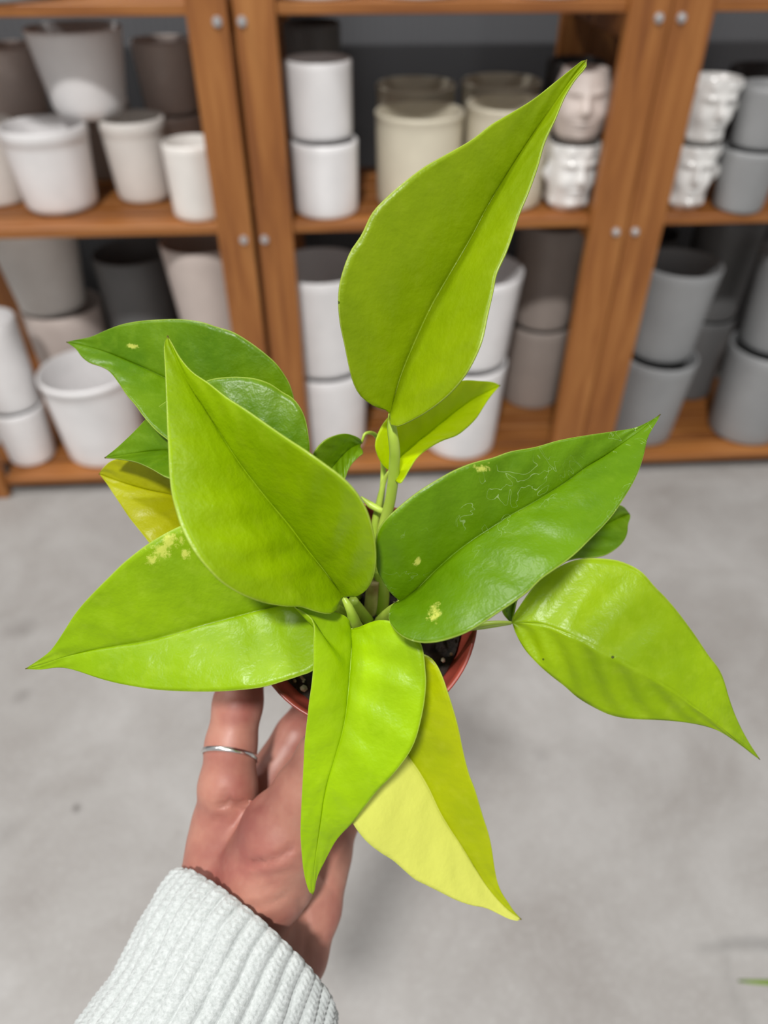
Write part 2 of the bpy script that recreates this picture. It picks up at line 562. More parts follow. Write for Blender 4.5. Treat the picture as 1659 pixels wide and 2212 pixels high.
# ------------------------------------------------------------------ pothos
def leaf_mat(name, c1, c2, pale, spots=0.0, scribble=0.0, patches=(), rough=0.36, trans=0.32, half=None):
    m, nt, b, new, ln = nodes_of(name)
    uv = new('ShaderNodeUVMap').outputs['UV']
    sx = new('ShaderNodeSeparateXYZ')
    ln(uv, sx.inputs[0])
    v = math_(nt, 'ABSOLUTE', math_(nt, 'MULTIPLY_ADD', sx.outputs[0], 2.0, -1.0))
    t = sx.outputs[1]
    ov = objvec(nt)
    n1 = noise(nt, ov, 38, 4, 0.55)
    n2 = noise(nt, ov, 190, 3, 0.6)
    c = ramp(nt, n1, [(0.34, lin(c1)), (0.66, lin(c2))])
    c = mixc(nt, math_(nt, 'MULTIPLY', ramp(nt, n2, [(0.5, (0, 0, 0, 1)), (0.75, (1, 1, 1, 1))]), 0.35), c, lin(pale))
    if half:                                   # the half facing the light is painted paler, brightness put into its colour
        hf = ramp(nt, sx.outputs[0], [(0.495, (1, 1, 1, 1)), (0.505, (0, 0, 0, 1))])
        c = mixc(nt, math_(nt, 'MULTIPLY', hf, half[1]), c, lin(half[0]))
    if spots:
        n3 = noise(nt, ov, 55, 3, 0.7)
        s = ramp(nt, n3, [(0.70 - spots, (0, 0, 0, 1)), (0.735 - spots, (1, 1, 1, 1))])
        c = mixc(nt, math_(nt, 'MULTIPLY', s, 0.75), c, lin((222, 224, 90)))
    for (pu, pv, ru, rv) in patches:          # pale variegation blotches
        dx = math_(nt, 'DIVIDE', math_(nt, 'SUBTRACT', sx.outputs[0], pu), ru)
        dy = math_(nt, 'DIVIDE', math_(nt, 'SUBTRACT', t, pv), rv)
        rr_ = math_(nt, 'SQRT', math_(nt, 'ADD', math_(nt, 'MULTIPLY', dx, dx), math_(nt, 'MULTIPLY', dy, dy)))
        rr_ = math_(nt, 'ADD', rr_, math_(nt, 'MULTIPLY', math_(nt, 'SUBTRACT', noise(nt, ov, 330, 4, 0.75), 0.5), 5.0))
        c = mixc(nt, math_(nt, 'MULTIPLY', math_(nt, 'MULTIPLY', math_(nt, 'SUBTRACT', 1.1, rr_), 1.3, clamp=True), 0.7), c, lin((226, 226, 110)))
    if scribble:
        n4 = noise(nt, ov, 95, 2, 0.5, 1.5)
        line = math_(nt, 'LESS_THAN', math_(nt, 'ABSOLUTE', math_(nt, 'SUBTRACT', n4, 0.55)), 0.0042)
        mask = ramp(nt, noise(nt, ov, 46, 2), [(0.50, (0, 0, 0, 1)), (0.60, (1, 1, 1, 1))])
        c = mixc(nt, math_(nt, 'MULTIPLY', math_(nt, 'MULTIPLY', line, mask), scribble), c, lin((205, 225, 170)))
    rib = ramp(nt, v, [(0.0, (1, 1, 1, 1)), (0.028, (0, 0, 0, 1))])
    basal = ramp(nt, t, [(0.0, (1, 1, 1, 1)), (0.22, (0.0, 0.0, 0.0, 1))])
    c = mixc(nt, math_(nt, 'MULTIPLY', rib, math_(nt, 'MULTIPLY', basal, 0.7)), c, lin((205, 216, 120)))
    marg = ramp(nt, v, [(0.98, (0, 0, 0, 1)), (0.995, (1, 1, 1, 1))])
    c = mixc(nt, math_(nt, 'MULTIPLY', marg, 0.4), c, lin((205, 220, 110)))
    tipm = ramp(nt, t, [(0.988, (0, 0, 0, 1)), (0.996, (1, 1, 1, 1))])
    c = mixc(nt, math_(nt, 'MULTIPLY', tipm, 0.8), c, lin((95, 70, 40)))
    ln(c, b.inputs['Base Color'])
    b.inputs['Roughness'].default_value = rough
    b.inputs['Specular IOR Level'].default_value = 0.36
    vo = new('ShaderNodeTexVoronoi')
    vo.inputs['Scale'].default_value = 95
    ln(ov, vo.inputs['Vector'])
    sc_ = new('ShaderNodeSeparateColor')
    ln(vo.outputs['Color'], sc_.inputs[0])
    fl = math_(nt, 'MULTIPLY', math_(nt, 'LESS_THAN', vo.outputs['Distance'], 0.045), math_(nt, 'GREATER_THAN', sc_.outputs[0], 0.88))
    ln(mixc(nt, math_(nt, 'MULTIPLY', fl, 0.85), c, lin((50, 50, 20))), b.inputs['Base Color'])
    # fine quilting between the side veins
    ph = math_(nt, 'ADD', math_(nt, 'MULTIPLY', t, 46.0), math_(nt, 'MULTIPLY', v, -9.0))
    ph = math_(nt, 'ADD', ph, math_(nt, 'MULTIPLY', noise(nt, ov, 45, 2), 9.0))
    vein = math_(nt, 'SINE', ph)
    hgt = math_(nt, 'ADD', math_(nt, 'MULTIPLY', vein, 0.25), math_(nt, 'MULTIPLY', noise(nt, ov, 105, 4, 0.6), 1.9))
    bump(nt, b, hgt, 0.6, 0.0006)
    tr = new('ShaderNodeBsdfTranslucent')
    ln(mixc(nt, 0.5, c, lin((200, 225, 10))), tr.inputs['Color'])
    ms = new('ShaderNodeMixShader')
    ms.inputs[0].default_value = trans
    ln(b.outputs[0], ms.inputs[1])
    ln(tr.outputs[0], ms.inputs[2])
    ln(ms.outputs[0], nt.nodes['Material Output'].inputs['Surface'])
    return m


LIME = leaf_mat('lime_leaf', (150, 188, 0), (166, 204, 2), (176, 210, 36), 0.0)
LIMEB = leaf_mat('deep_lime_leaf', (134, 167, 0), (151, 182, 1), (156, 180, 30), 0.0)
LIME2 = leaf_mat('olive_lime_leaf', (125, 150, 0), (141, 165, 1), (146, 166, 28), 0.0)
LIMES = leaf_mat('glossy_lime_leaf', (132, 164, 0), (150, 180, 3), (164, 190, 45), 0.0)
LIMEP = leaf_mat('blotched_lime_leaf', (130, 166, 0), (146, 182, 2), (164, 194, 45), 0.0, patches=((0.06, 0.50, 0.05, 0.045), (0.14, 0.44, 0.025, 0.015)))
GREEN = leaf_mat('mid_green_leaf', (86, 125, 0), (104, 145, 1), (116, 152, 24), 0.0, 0.42, patches=((0.80, 0.20, 0.05, 0.018), (0.36, 0.20, 0.02, 0.02), (0.06, 0.52, 0.03, 0.02)))
GREEN2 = leaf_mat('plain_green_leaf', (82, 122, 0), (106, 142, 2), (128, 162, 36), 0.0)
GREENP = leaf_mat('blotched_green_leaf', (82, 122, 0), (106, 142, 2), (128, 162, 36), 0.0, patches=((0.30, 0.76, 0.03, 0.02),))
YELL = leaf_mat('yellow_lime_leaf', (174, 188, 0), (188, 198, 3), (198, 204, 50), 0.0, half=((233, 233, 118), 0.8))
YELL2 = leaf_mat('aged_yellow_leaf', (160, 160, 2), (174, 176, 8), (184, 184, 40), 0.0)
BRIGHT = leaf_mat('fresh_yellow_leaf', (206, 228, 0), (220, 238, 6), (224, 238, 50), 0.0, trans=0.6)

m, nt, b, new, ln = nodes_of('petiole')
n = noise(nt, objvec(nt), 60, 3)
ln(ramp(nt, n, [(0.3, lin((150, 178, 50))), (0.7, lin((178, 200, 84)))]), b.inputs['Base Color'])
b.inputs['Roughness'].default_value = 0.4
b.inputs['Subsurface Weight'].default_value = 0.15
b.inputs['Subsurface Radius'].default_value = (0.004, 0.005, 0.001)
b.inputs['Subsurface Scale'].default_value = 1.0
M_PET = m
m, nt, b, new, ln = nodes_of('woody_stem')
n = noise(nt, objvec(nt), 80, 4)
ln(ramp(nt, n, [(0.35, lin((120, 92, 50))), (0.6, lin((176, 170, 110)))]), b.inputs['Base Color'])
b.inputs['Roughness'].default_value = 0.5
M_STEM = m
m, nt, b, new, ln = nodes_of('terracotta_plastic')
n = noise(nt, objvec(nt), 70, 3)
ln(ramp(nt, n, [(0.3, lin((128, 50, 40))), (0.7, lin((152, 66, 52)))]), b.inputs['Base Color'])
b.inputs['Roughness'].default_value = 0.38
M_TERRA = m
m, nt, b, new, ln = nodes_of('potting_soil')
n = noise(nt, objvec(nt), 420, 5, 0.7)
ln(ramp(nt, n, [(0.35, lin((20, 16, 14))), (0.62, lin((52, 42, 36))), (0.8, lin((96, 80, 66)))]), b.inputs['Base Color'])
b.inputs['Roughness'].default_value = 0.9
bump(nt, b, n, 0.8, 0.002)
M_SOIL = m
m, nt, b, new, ln = nodes_of('perlite_grain')
oi = noise(nt, objvec(nt), 160, 2)
ln(ramp(nt, oi, [(0.4, lin((120, 96, 70))), (0.55, lin((200, 190, 170)))]), b.inputs['Base Color'])
b.inputs['Roughness'].default_value = 0.8
M_PERL = m

# the pot leans towards the camera
POTC = at(785, 1320, 0.259)
PAX = np.array([0, 0, math.sin(math.radians(60))]) - FH * math.cos(math.radians(60))
PX = RT
PY = np.cross(PAX, PX)
PM = Matrix(((PX[0], PY[0], PAX[0], POTC[0]), (PX[1], PY[1], PAX[1], POTC[1]), (PX[2], PY[2], PAX[2], POTC[2]), (0, 0, 0, 1)))
plant = tag(empty('potted_pothos', POTC - PAX * 0.070),
            'lime green pothos in a small terracotta plastic pot, held up in the hand', 'potted plant')


def pot_pt(x, y, z):
    return POTC + PX * x + PY * y + PAX * z


def place_pot(o):
    for v_ in o.data.vertices:
        v_.co = PM @ v_.co


RR = 0.0400
pp = [(0, -.068), (.026, -.068), (.0275, -.067), (.0285, -.064), (.0355, -.014), (.0368, -.0135), (.0372, -.012), (.0392, -.001),
      (.0398, 0.0), (.0400, .0006), (.0396, .001), (.0388, .0006), (.0380, -.002), (.0358, -.013), (.0346, -.0145), (.0278, -.062), (.026, -.0655), (0, -.0655)]
o = lathe('pot', pp, M_TERRA, (0, 0, 0), seg=80, parent=None)
place_pot(o)
o.parent = plant
o.matrix_parent_inverse = PARENT_INV(plant)
tag(o, 'thin reddish terracotta plastic nursery pot')
rng = np.random.default_rng(3)
vs, fs = [], []
nr, na = 26, 72
for i in range(nr + 1):
    for k in range(na):
        a = 2 * math.pi * k / na
        r_ = .0352 * i / nr
        hgt = -0.0125 + 0.0016 * math.sin(r_ * 400 + a * 3) * math.cos(a * 2 + 1) + rng.normal(0, .0007) + .003 * (1 - i / nr)
        vs.append(pot_pt(r_ * math.cos(a), r_ * math.sin(a), hgt))
for i in range(nr):
    for k in range(na):
        fs.append((i * na + k, i * na + (k + 1) % na, (i + 1) * na + (k + 1) % na, (i + 1) * na + k))
o = mesh_py('soil', vs, fs, M_SOIL, plant)
tag(o, 'dark moist potting soil')
bm = bmesh.new()
for k in range(210):
    a = rng.uniform(0, 2 * math.pi)
    r_ = .0345 * math.sqrt(rng.uniform(0.05, 1))
    s = rng.choice([.0005, .0007, .001, .0014], p=[.4, .3, .2, .1])
    p = pot_pt(r_ * math.cos(a), r_ * math.sin(a), -0.0112 + .003 * (1 - r_ / .035))
    mt = Matrix.Translation(p) @ Matrix.Rotation(rng.uniform(0, 6), 4, (rng.uniform(), rng.uniform(), 1)) @ Matrix.Diagonal((s * rng.uniform(.7, 1.6), s, s * rng.uniform(.6, 1), 1))
    bmesh.ops.create_icosphere(bm, subdivisions=1, radius=1, matrix=mt)
me = bpy.data.meshes.new('perlite')
bm.to_mesh(me)
bm.free()
o = link_mesh('perlite', me, M_PERL, plant)
tag(o, 'pale perlite and bark crumbs on the soil', kind='stuff')


def leaf(Z, mid, L, R, zs, eL, eR, mat, label=None, pet=None, pr=(.0017, .0014), rip=1.0, n=72, mside=18, midpow=1.25):
    """blade from its traced midrib and two margins; zs = distance of base, middle and tip"""
    ox, oy, sc = Z
    tr = lambda pts: [(ox + x / sc, oy + y / sc) for x, y in pts]
    mid, L, R = tr(mid), tr(L), tr(R)
    base, tip = mid[0], mid[-1]
    cm = catmull(mid, 200)
    tt = np.linspace(0, 1, n)
    cmid = np.stack([np.interp(tt ** midpow, np.linspace(0, 1, 200), cm[:, k]) for k in range(2)], 1)
    cl = catmull([base] + L + [tip], n)
    cr = catmull([base] + R + [tip], n)
    zb, zm, zt = zs
    zc = lambda t: zb * (1 - t) * (1 - 2 * t) + 4 * zm * t * (1 - t) + zt * t * (2 * t - 1)
    wl = np.linalg.norm(cl - cmid, axis=1)
    wr = np.linalg.norm(cr - cmid, axis=1)
    wl, wr = wl / wl.max(), wr / wr.max()
    seedp = random.uniform(0, 6)
    verts, uvs = [], []
    cols = 2 * mside + 1
    for i in range(n):
        t = tt[i]
        for j in range(cols):
            s = (j - mside) / mside
            v = abs(s) ** 1.35
            e, edge, wd = (eL, cl, wl) if s < 0 else (eR, cr, wr)
            p = cmid[i] * (1 - v) + edge[i] * v
            z = zc(t ** midpow * (1 - v) + t * v)
            z -= 2.3 * e * wd[i] * (v - 0.22 * v * v) / 0.78
            z += 0.0005 * math.exp(-(v / .022) ** 2) * min(1, wd[i] * 3)
            z += rip * 0.00035 * wd[i] * math.sin(2 * math.pi * (7.5 * t - 1.1 * v) + seedp + (1.5 if s < 0 else 0)) * 4 * v * (1 - v) \
                + rip * 0.0006 * wd[i] * math.sin(2 * math.pi * 2.1 * t + seedp * 2 + s * 2) * v * v
            verts.append(at(p[0], p[1], z))
            uvs.append((math.copysign(v, s) * .5 + .5, t))
    faces = [(i * cols + j, (i + 1) * cols + j, (i + 1) * cols + j + 1, i * cols + j + 1) for i in range(n - 1) for j in range(cols - 1)]
    o = mesh_py('leaf', verts, faces, mat, plant)
    ul = o.data.uv_layers.new(name='UVMap')
    for lp in o.data.loops:
        ul.data[lp.index].uv = uvs[lp.vertex_index]
    so = o.modifiers.new('thickness', 'SOLIDIFY')
    so.thickness = 0.00045
    so.offset = 0
    if label: o['label'] = label
    if pet:
        P = [at(*base, zb + .0004)] + [at(*p) for p in pet]
        tube('petiole', catmull(P, 40), (pr[0] * .35, pr[0] * .8, pr[0], pr[0]) + tuple(pr[1:]), M_PET, o)
    return o


ZA, ZC, ZD, ZE, ZF, ZG = (700, 100, 2.602), (120, 660, 2.304), (780, 860, 2.476), (1000, 1060, 2.517), (40, 1120, 2.514), (620, 1320, 3.16)
ZH, ZI = (550, 880, 2.91), (600, 460, 2.592)

leaf(ZA, [(372, 2065), (400, 1960), (440, 1830), (520, 1640), (610, 1450), (720, 1260), (830, 1070), (920, 900), (1040, 700), (1150, 530), (1260, 370), (1400, 170), (1478, 76)],
     [(352, 2042), (320, 2035), (260, 2010), (200, 1960), (160, 1880), (135, 1780), (115, 1680), (90, 1560), (80, 1450), (85, 1350), (110, 1250), (150, 1150), (210, 1060), (265, 945), (330, 870), (430, 780), (560, 680), (700, 600), (830, 525), (940, 440), (1050, 375), (1180, 295), (1300, 200), (1400, 120), (1466, 70)],
     [(366, 2110), (385, 2132), (420, 2135), (500, 2100), (600, 2040), (700, 1960), (780, 1870), (840, 1770), (890, 1650), (920, 1510), (950, 1380), (970, 1280), (1020, 1170), (1060, 1060), (1100, 940), (1150, 820), (1200, 680), (1240, 540), (1300, 410), (1350, 290), (1410, 190), (1470, 120)],
     (.238, .228, .220), .007, .010, LIME2, 'tall upright lime leaf with a long pointed tip',
     [(848, 935, .238), (853, 990, .243), (843, 1080, .254), (823, 1160, .264), (815, 1260, .272)], (.0019, .0018, .0021))
leaf(ZC, [(1432, 1450), (1390, 1390), (1330, 1310), (1250, 1210), (1160, 1090), (1060, 970), (950, 830), (880, 730), (810, 620), (740, 510), (680, 420), (630, 330), (590, 240), (557, 150)],
     [(1412, 1465), (1405, 1495), (1390, 1522), (1360, 1535), (1300, 1525), (1220, 1500), (1140, 1497), (1040, 1480), (930, 1440), (830, 1380), (760, 1310), (710, 1250), (670, 1190), (630, 1110), (600, 1020), (578, 930), (568, 840), (563, 740), (557, 620), (553, 520), (550, 420), (545, 300), (540, 200)],
     [(1462, 1445), (1490, 1448), (1530, 1430), (1565, 1390), (1590, 1320), (1595, 1240), (1588, 1160), (1570, 1080), (1540, 1000), (1490, 920), (1420, 850), (1340, 790), (1250, 725), (1150, 660), (1050, 590), (950, 520), (850, 455), (760, 385), (680, 330), (620, 260), (580, 190)],
     (.224, .209, .207), .010, .010, LIMEB, 'large lime leaf pointing to the upper left', rip=1.6, pet=\
    
     [(757, 1318, .226), (768, 1352, .240), (780, 1370, .262)], pr=(.0024, .0022))
leaf(ZD, [(212, 1088), (300, 1020), (400, 920), (500, 830), (600, 755), (700, 690), (800, 625), (900, 570), (1000, 510), (1100, 445), (1200, 370), (1300, 310), (1400, 240), (1500, 170), (1600, 88)],
     [(205, 1078), (180, 1060), (140, 1020), (105, 960), (85, 915), (78, 840), (78, 760), (90, 710), (120, 660), (170, 610), (240, 550), (320, 490), (400, 440), (500, 385), (600, 345), (700, 320), (800, 285), (930, 262), (1060, 225), (1200, 200), (1350, 178), (1460, 160), (1540, 125)],
     [(200, 1092), (175, 1100), (155, 1130), (148, 1180), (165, 1220), (200, 1260), (250, 1290), (320, 1308), (400, 1305), (480, 1285), (560, 1255), (640, 1210), (730, 1150), (820, 1090), (900, 1030), (960, 970), (1030, 920), (1100, 870), (1160, 820), (1220, 760), (1290, 690), (1350, 620), (1390, 560), (1440, 480), (1480, 400), (1510, 310), (1530, 220), (1560, 160), (1590, 112)],
     (.222, .217, .233), .004, .008, GREEN, 'large mid-green leaf with chalky marks, pointing right',
     [(855, 1310, .228), (836, 1330, .245), (820, 1345, .268)], (.0022, .0022))
leaf(ZE, [(268, 717), (360, 718), (450, 732), (550, 770), (650, 815), (750, 870), (850, 920), (950, 970), (1050, 1030), (1150, 1090), (1250, 1170), (1350, 1240), (1450, 1320), (1540, 1395), (1614, 1462)],
     [(275, 680), (300, 640), (340, 580), (400, 500), (460, 450), (530, 410), (600, 380), (680, 368), (760, 370), (840, 380), (920, 410), (980, 450), (1040, 520), (1100, 580), (1160, 650), (1220, 730), (1270, 800), (1330, 890), (1390, 970), (1420, 1040), (1440, 1110), (1470, 1200), (1510, 1290), (1560, 1380)],
     [(285, 770), (310, 820), (350, 880), (410, 945), (480, 1005), (550, 1060), (620, 1120), (700, 1170), (780, 1210), (860, 1232), (950, 1242), (1060, 1245), (1180, 1255), (1290, 1272), (1380, 1300), (1450, 1340), (1520, 1390), (1570, 1430)],
     (.248, .240, .258), -.004, -.003, LIMES, 'glossy lime leaf drooping to the lower right', rip=2.0, pet=\
    
     [(1070, 1346, .249), (1000, 1354, .253), (920, 1362, .260), (860, 1372, .270)], pr=(.0014, .0016), midpow=1.1)
leaf(ZE, [(262, 722), (290, 600), (400, 450), (560, 320), (740, 200), (905, 125)],
     [(215, 655), (222, 560), (300, 430), (420, 300), (560, 190), (700, 110), (800, 78), (865, 82)],
     [(280, 660), (296, 590), (350, 510), (450, 425), (600, 372), (690, 366), (770, 352), (830, 318), (870, 280), (892, 235), (897, 185), (910, 145)],
     (.2515, .262, .285), .003, .003, GREEN2, 'small green leaf half hidden behind the chalky one',
     [(1060, 1352, .2535), (960, 1362, .258), (870, 1376, .271)], (.0012, .0014), midpow=1.1)
leaf(ZF, [(1520, 440), (1400, 475), (1280, 505), (1150, 540), (1000, 580), (850, 625), (700, 665), (550, 690), (400, 715), (250, 752), (120, 795), (38, 816)],
     [(1560, 410), (1530, 330), (1450, 220), (1330, 120), (1180, 50), (1030, 20), (950, 20), (880, 40), (790, 85), (700, 140), (620, 200), (560, 250), (500, 310), (420, 390), (350, 465), (300, 530), (250, 610), (190, 700), (150, 740), (90, 782)],
     [(1580, 470), (1650, 540), (1690, 640), (1680, 740), (1600, 825), (1540, 850), (1450, 880), (1330, 915), (1200, 932), (1050, 940), (900, 938), (750, 930), (620, 910), (520, 890), (430, 865), (330, 830), (260, 812), (200, 810), (120, 820)],
     (.2375, .231, .240), .004, .004, LIMEP, 'lime leaf with pale blotches pointing to the lower left',
     [(672, 1290, .242), (720, 1310, .254), (760, 1340, .270)], (.0018, .0020))
leaf(ZG, [(435, 130), (440, 250), (430, 400), (415, 560), (400, 700), (370, 850), (320, 1020), (280, 1150), (250, 1280), (230, 1420), (210, 1560), (190, 1700), (180, 1820), (178, 1935)],
     [(428, 100), (418, 55), (390, 30), (330, 5), (250, -15), (150, -35), (70, -42), (34, -36), (70, -20), (130, 15), (172, 60), (184, 120), (180, 200), (180, 300), (178, 400), (165, 520), (150, 620), (140, 720), (130, 800), (120, 900), (115, 1000), (108, 1150), (100, 1300), (95, 1420), (93, 1520), (100, 1640), (110, 1750), (130, 1850), (150, 1910), (165, 1932)],
     [(450, 118), (490, 112), (540, 90), (600, 68), (650, 60), (720, 72), (800, 105), (870, 160), (915, 225), (935, 300), (945, 400), (950, 480), (945, 560), (935, 640), (915, 740), (890, 840), (860, 920), (820, 990), (760, 1070), (700, 1140), (620, 1220), (540, 1320), (480, 1400), (440, 1450), (380, 1510), (330, 1570), (280, 1660), (240, 1740), (210, 1800), (195, 1850), (188, 1900)],
     (.2320, .2265, .2435), .004, .003, LIME, 'broad lime leaf hanging down in front of the thumb',
     [(764, 1366, .240), (775, 1375, .255), (785, 1385, .271)], (.0020, .0020))
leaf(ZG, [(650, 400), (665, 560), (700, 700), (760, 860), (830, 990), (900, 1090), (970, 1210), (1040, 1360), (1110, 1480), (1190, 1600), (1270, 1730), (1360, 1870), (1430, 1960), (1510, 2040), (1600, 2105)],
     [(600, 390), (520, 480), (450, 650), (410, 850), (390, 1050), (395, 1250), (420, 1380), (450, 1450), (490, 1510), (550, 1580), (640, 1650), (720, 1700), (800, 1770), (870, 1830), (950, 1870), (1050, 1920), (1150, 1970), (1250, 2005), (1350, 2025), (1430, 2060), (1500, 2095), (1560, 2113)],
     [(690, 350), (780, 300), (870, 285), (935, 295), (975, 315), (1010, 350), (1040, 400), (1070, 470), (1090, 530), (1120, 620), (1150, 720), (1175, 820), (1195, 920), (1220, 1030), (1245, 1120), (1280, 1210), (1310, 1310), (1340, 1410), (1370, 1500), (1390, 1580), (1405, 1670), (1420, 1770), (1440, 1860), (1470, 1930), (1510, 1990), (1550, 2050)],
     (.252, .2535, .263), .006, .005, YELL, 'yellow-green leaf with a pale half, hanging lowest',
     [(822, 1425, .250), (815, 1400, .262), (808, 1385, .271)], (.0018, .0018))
leaf(ZC, [(1130, 620), (900, 530), (700, 440), (480, 330), (260, 235), (140, 200), (55, 182)],
     [(1175, 560), (1188, 480), (1175, 420), (1160, 380), (1130, 330), (1090, 280), (1020, 220), (950, 170), (880, 130), (800, 105), (720, 80), (620, 68), (520, 70), (420, 78), (330, 95), (250, 125), (180, 155), (110, 170)],
     [(1100, 680), (980, 730), (820, 750), (650, 720), (520, 640), (440, 555), (400, 500), (350, 440), (310, 380), (270, 330), (230, 305), (170, 285), (130, 255), (100, 215)],
     (.254, .249, .258), .003, .008, GREENP, 'green leaf at the upper left, behind the others',
     [(640, 990, .258), (720, 1120, .264), (770, 1250, .272)], (.0016, .0018))
leaf(ZC, [(1190, 880), (1100, 850), (950, 790), (750, 742), (560, 722), (400, 735), (245, 758)],
     [(1250, 800), (1265, 720), (1258, 640), (1245, 570), (1220, 510), (1180, 460), (1130, 430), (1070, 390), (1000, 365), (920, 355), (850, 357), (760, 372), (640, 430), (540, 485), (470, 545), (420, 600), (360, 660), (300, 715)],
     [(1150, 930), (1040, 950), (880, 940), (700, 905), (565, 860), (530, 845), (470, 810), (400, 780), (320, 765)],
     (.240, .236, .246), .001, .010, GREEN2, 'green folded leaf behind the large upper-left lime leaf',
     [(670, 1090, .246), (730, 1190, .257), (772, 1290, .271)], (.0016, .0018))
leaf(ZC, [(1000, 1150), (900, 1080), (750, 1000), (585, 945), (450, 915), (330, 880), (217, 838)],
     [(1000, 1060), (890, 920), (720, 820), (520, 765), (380, 755), (290, 768), (245, 800)],
     [(920, 1200), (780, 1260), (620, 1265), (530, 1235), (470, 1185), (450, 1160), (410, 1110), (370, 1060), (330, 1000), (290, 940), (250, 880)],
     (.256, .254, .262), .002, .007, YELL2, 'yellowish leaf tucked under the folded green one',
     [(600, 1190, .260), (690, 1260, .265), (765, 1330, .272)], (.0016, .0018))
leaf(ZH, [(672, 225), (600, 260), (520, 340), (440, 440), (380, 540)],
     [(665, 200), (630, 180), (570, 165), (500, 178), (430, 215), (370, 290), (340, 400), (350, 500)],
     [(660, 250), (684, 285), (655, 310), (620, 345), (590, 390), (565, 450), (500, 530), (430, 560)],
     (.262, .256, .262), .004, .002, GREEN2, 'small curled green leaf between the large ones',
     [(790, 936, .262), (815, 945, .266), (828, 1010, .268), (822, 1100, .270), (810, 1230, .273)], (.0011, .0013), n=40)
leaf(ZI, [(628, 1440), (660, 1390), (720, 1335), (800, 1270), (900, 1190), (1000, 1110), (1100, 1040), (1244, 966)],
     [(610, 1430), (580, 1400), (555, 1350), (545, 1300), (560, 1240), (600, 1165), (680, 1090), (780, 1010), (900, 955), (1040, 938), (1120, 940), (1200, 947)],
     [(640, 1470), (665, 1505), (692, 1508), (740, 1430), (780, 1370), (840, 1320), (920, 1275), (1000, 1245), (1060, 1200), (1110, 1150), (1150, 1090), (1190, 1030)],
     (.257, .262, .286), .004, .006, BRIGHT, 'bright yellow-green leaf behind the tall upright one',
     [(830, 1040, .262), (818, 1090, .266), (808, 1150, .270), (806, 1260, .273)], (.0015, .0018))
# young sheath and bare stems near the soil
tube('stem', catmull([at(*p) for p in ((780, 1073, .262), (800, 1090, .262), (822, 1103, .262), (832, 1110, .264), (826, 1150, .268))], 24), (.0003, .0013, .0012, .0006), M_PET, plant)
tube('stem', catmull([at(*p) for p in ((820, 1230, .262), (826, 1280, .266), (820, 1330, .271), (812, 1352, .275))], 24), (.0022, .0026, .0028), M_PET, plant)
tube('stem', catmull([at(*p) for p in ((806, 1255, .262), (803, 1300, .267), (800, 1340, .272), (798, 1362, .276))], 24), (.0022, .0026, .0026), M_STEM, plant)
tube('stem', catmull([at(*p) for p in ((762, 1298, .252), (782, 1325, .262), (802, 1350, .270), (812, 1364, .276))], 24), (.0018, .0021, .0022), M_PET, plant)

# ------------------------------------------------------------------ hand
def cs(px, py, z):
    return np.array([(px - 829.5) * z / F, (py - 1106) * z / F, z])


def capsule(P, a, b_, r1, r2):
    ba = b_ - a
    pa = P - a
    h = np.clip((pa @ ba) / (ba @ ba), 0, 1)
    return np.linalg.norm(pa - h[:, None] * ba, axis=1) - (r1 + (r2 - r1) * h)


def smin(a, b_, k):
    h = np.clip(0.5 + 0.5 * (b_ - a) / k, 0, 1)
    return b_ * (1 - h) + a * h - k * h * (1 - h)


def chain(P, pts, k=0.004):
    d = None
    for (a, b_) in zip(pts[:-1], pts[1:]):
        e = capsule(P, cs(*a[:3]), cs(*b_[:3]), a[3], b_[3])
        d = e if d is None else smin(d, e, k)
    return d


INDEX = [(491, 1790, .294, .0125), (492, 1700, .2885, .0110), (499, 1610, .288, .0096), (514, 1520, .290, .0093), (530, 1430, .294, .0082), (552, 1360, .298, .0075), (578, 1310, .304, .0066)]
MIDDLE = [(520, 1800, .312, .0140), (575, 1690, .316, .0100), (640, 1590, .322, .0092), (700, 1500, .334, .0085), (760, 1420, .342, .0078)]
RING = [(590, 1850, .318, .0140), (660, 1740, .328, .0100), (730, 1640, .336, .0092), (790, 1540, .343, .0085), (830, 1460, .346, .0072)]
PINKY = [(680, 1870, .318, .0120), (735, 1770, .328, .0085), (790, 1680, .336, .0080), (830, 1600, .341, .0070), (850, 1540, .344, .0060)]
THUMB = [(565, 1895, .284, .0165), (610, 1795, .274, .0145), (656, 1712, .268, .0108), (702, 1636, .264, .0098), (748, 1590, .2625, .0090), (782, 1562, .262, .0078)]
PALM_R = [(488, 1790, .294, .0125), (482, 1850, .293, .0142), (475, 1930, .289, .0160), (440, 2060, .281, .0165), (385, 2230, .276, .0180), (300, 2480, .262, .0200)]
PALM_U = [(690, 1850, .316, .0130), (668, 1960, .308, .0128), (630, 2060, .300, .0140), (560, 2180, .291, .0160), (450, 2360, .277, .0190), (380, 2500, .268, .0200)]
PALM_M = [(560, 1830, .316, .0155), (570, 1920, .306, .0165), (545, 2020, .296, .0165), (470, 2170, .284, .0200), (350, 2400, .270, .0220)]
THENAR = [(548, 1965, .285, .0150), (580, 1890, .280, .0172), (612, 1808, .274, .0145)]


def hand_sdf(P):
    palm = smin(smin(chain(P, PALM_R), chain(P, PALM_M), .014), chain(P, PALM_U), .010)
    palm = smin(palm, chain(P, THENAR), .006)
    th = smin(palm, chain(P, THUMB, .003), .006)
    out = th
    for ch in (INDEX, MIDDLE, RING, PINKY):
        out = np.minimum(out, smin(palm, chain(P, ch, .003), .007))
    return out


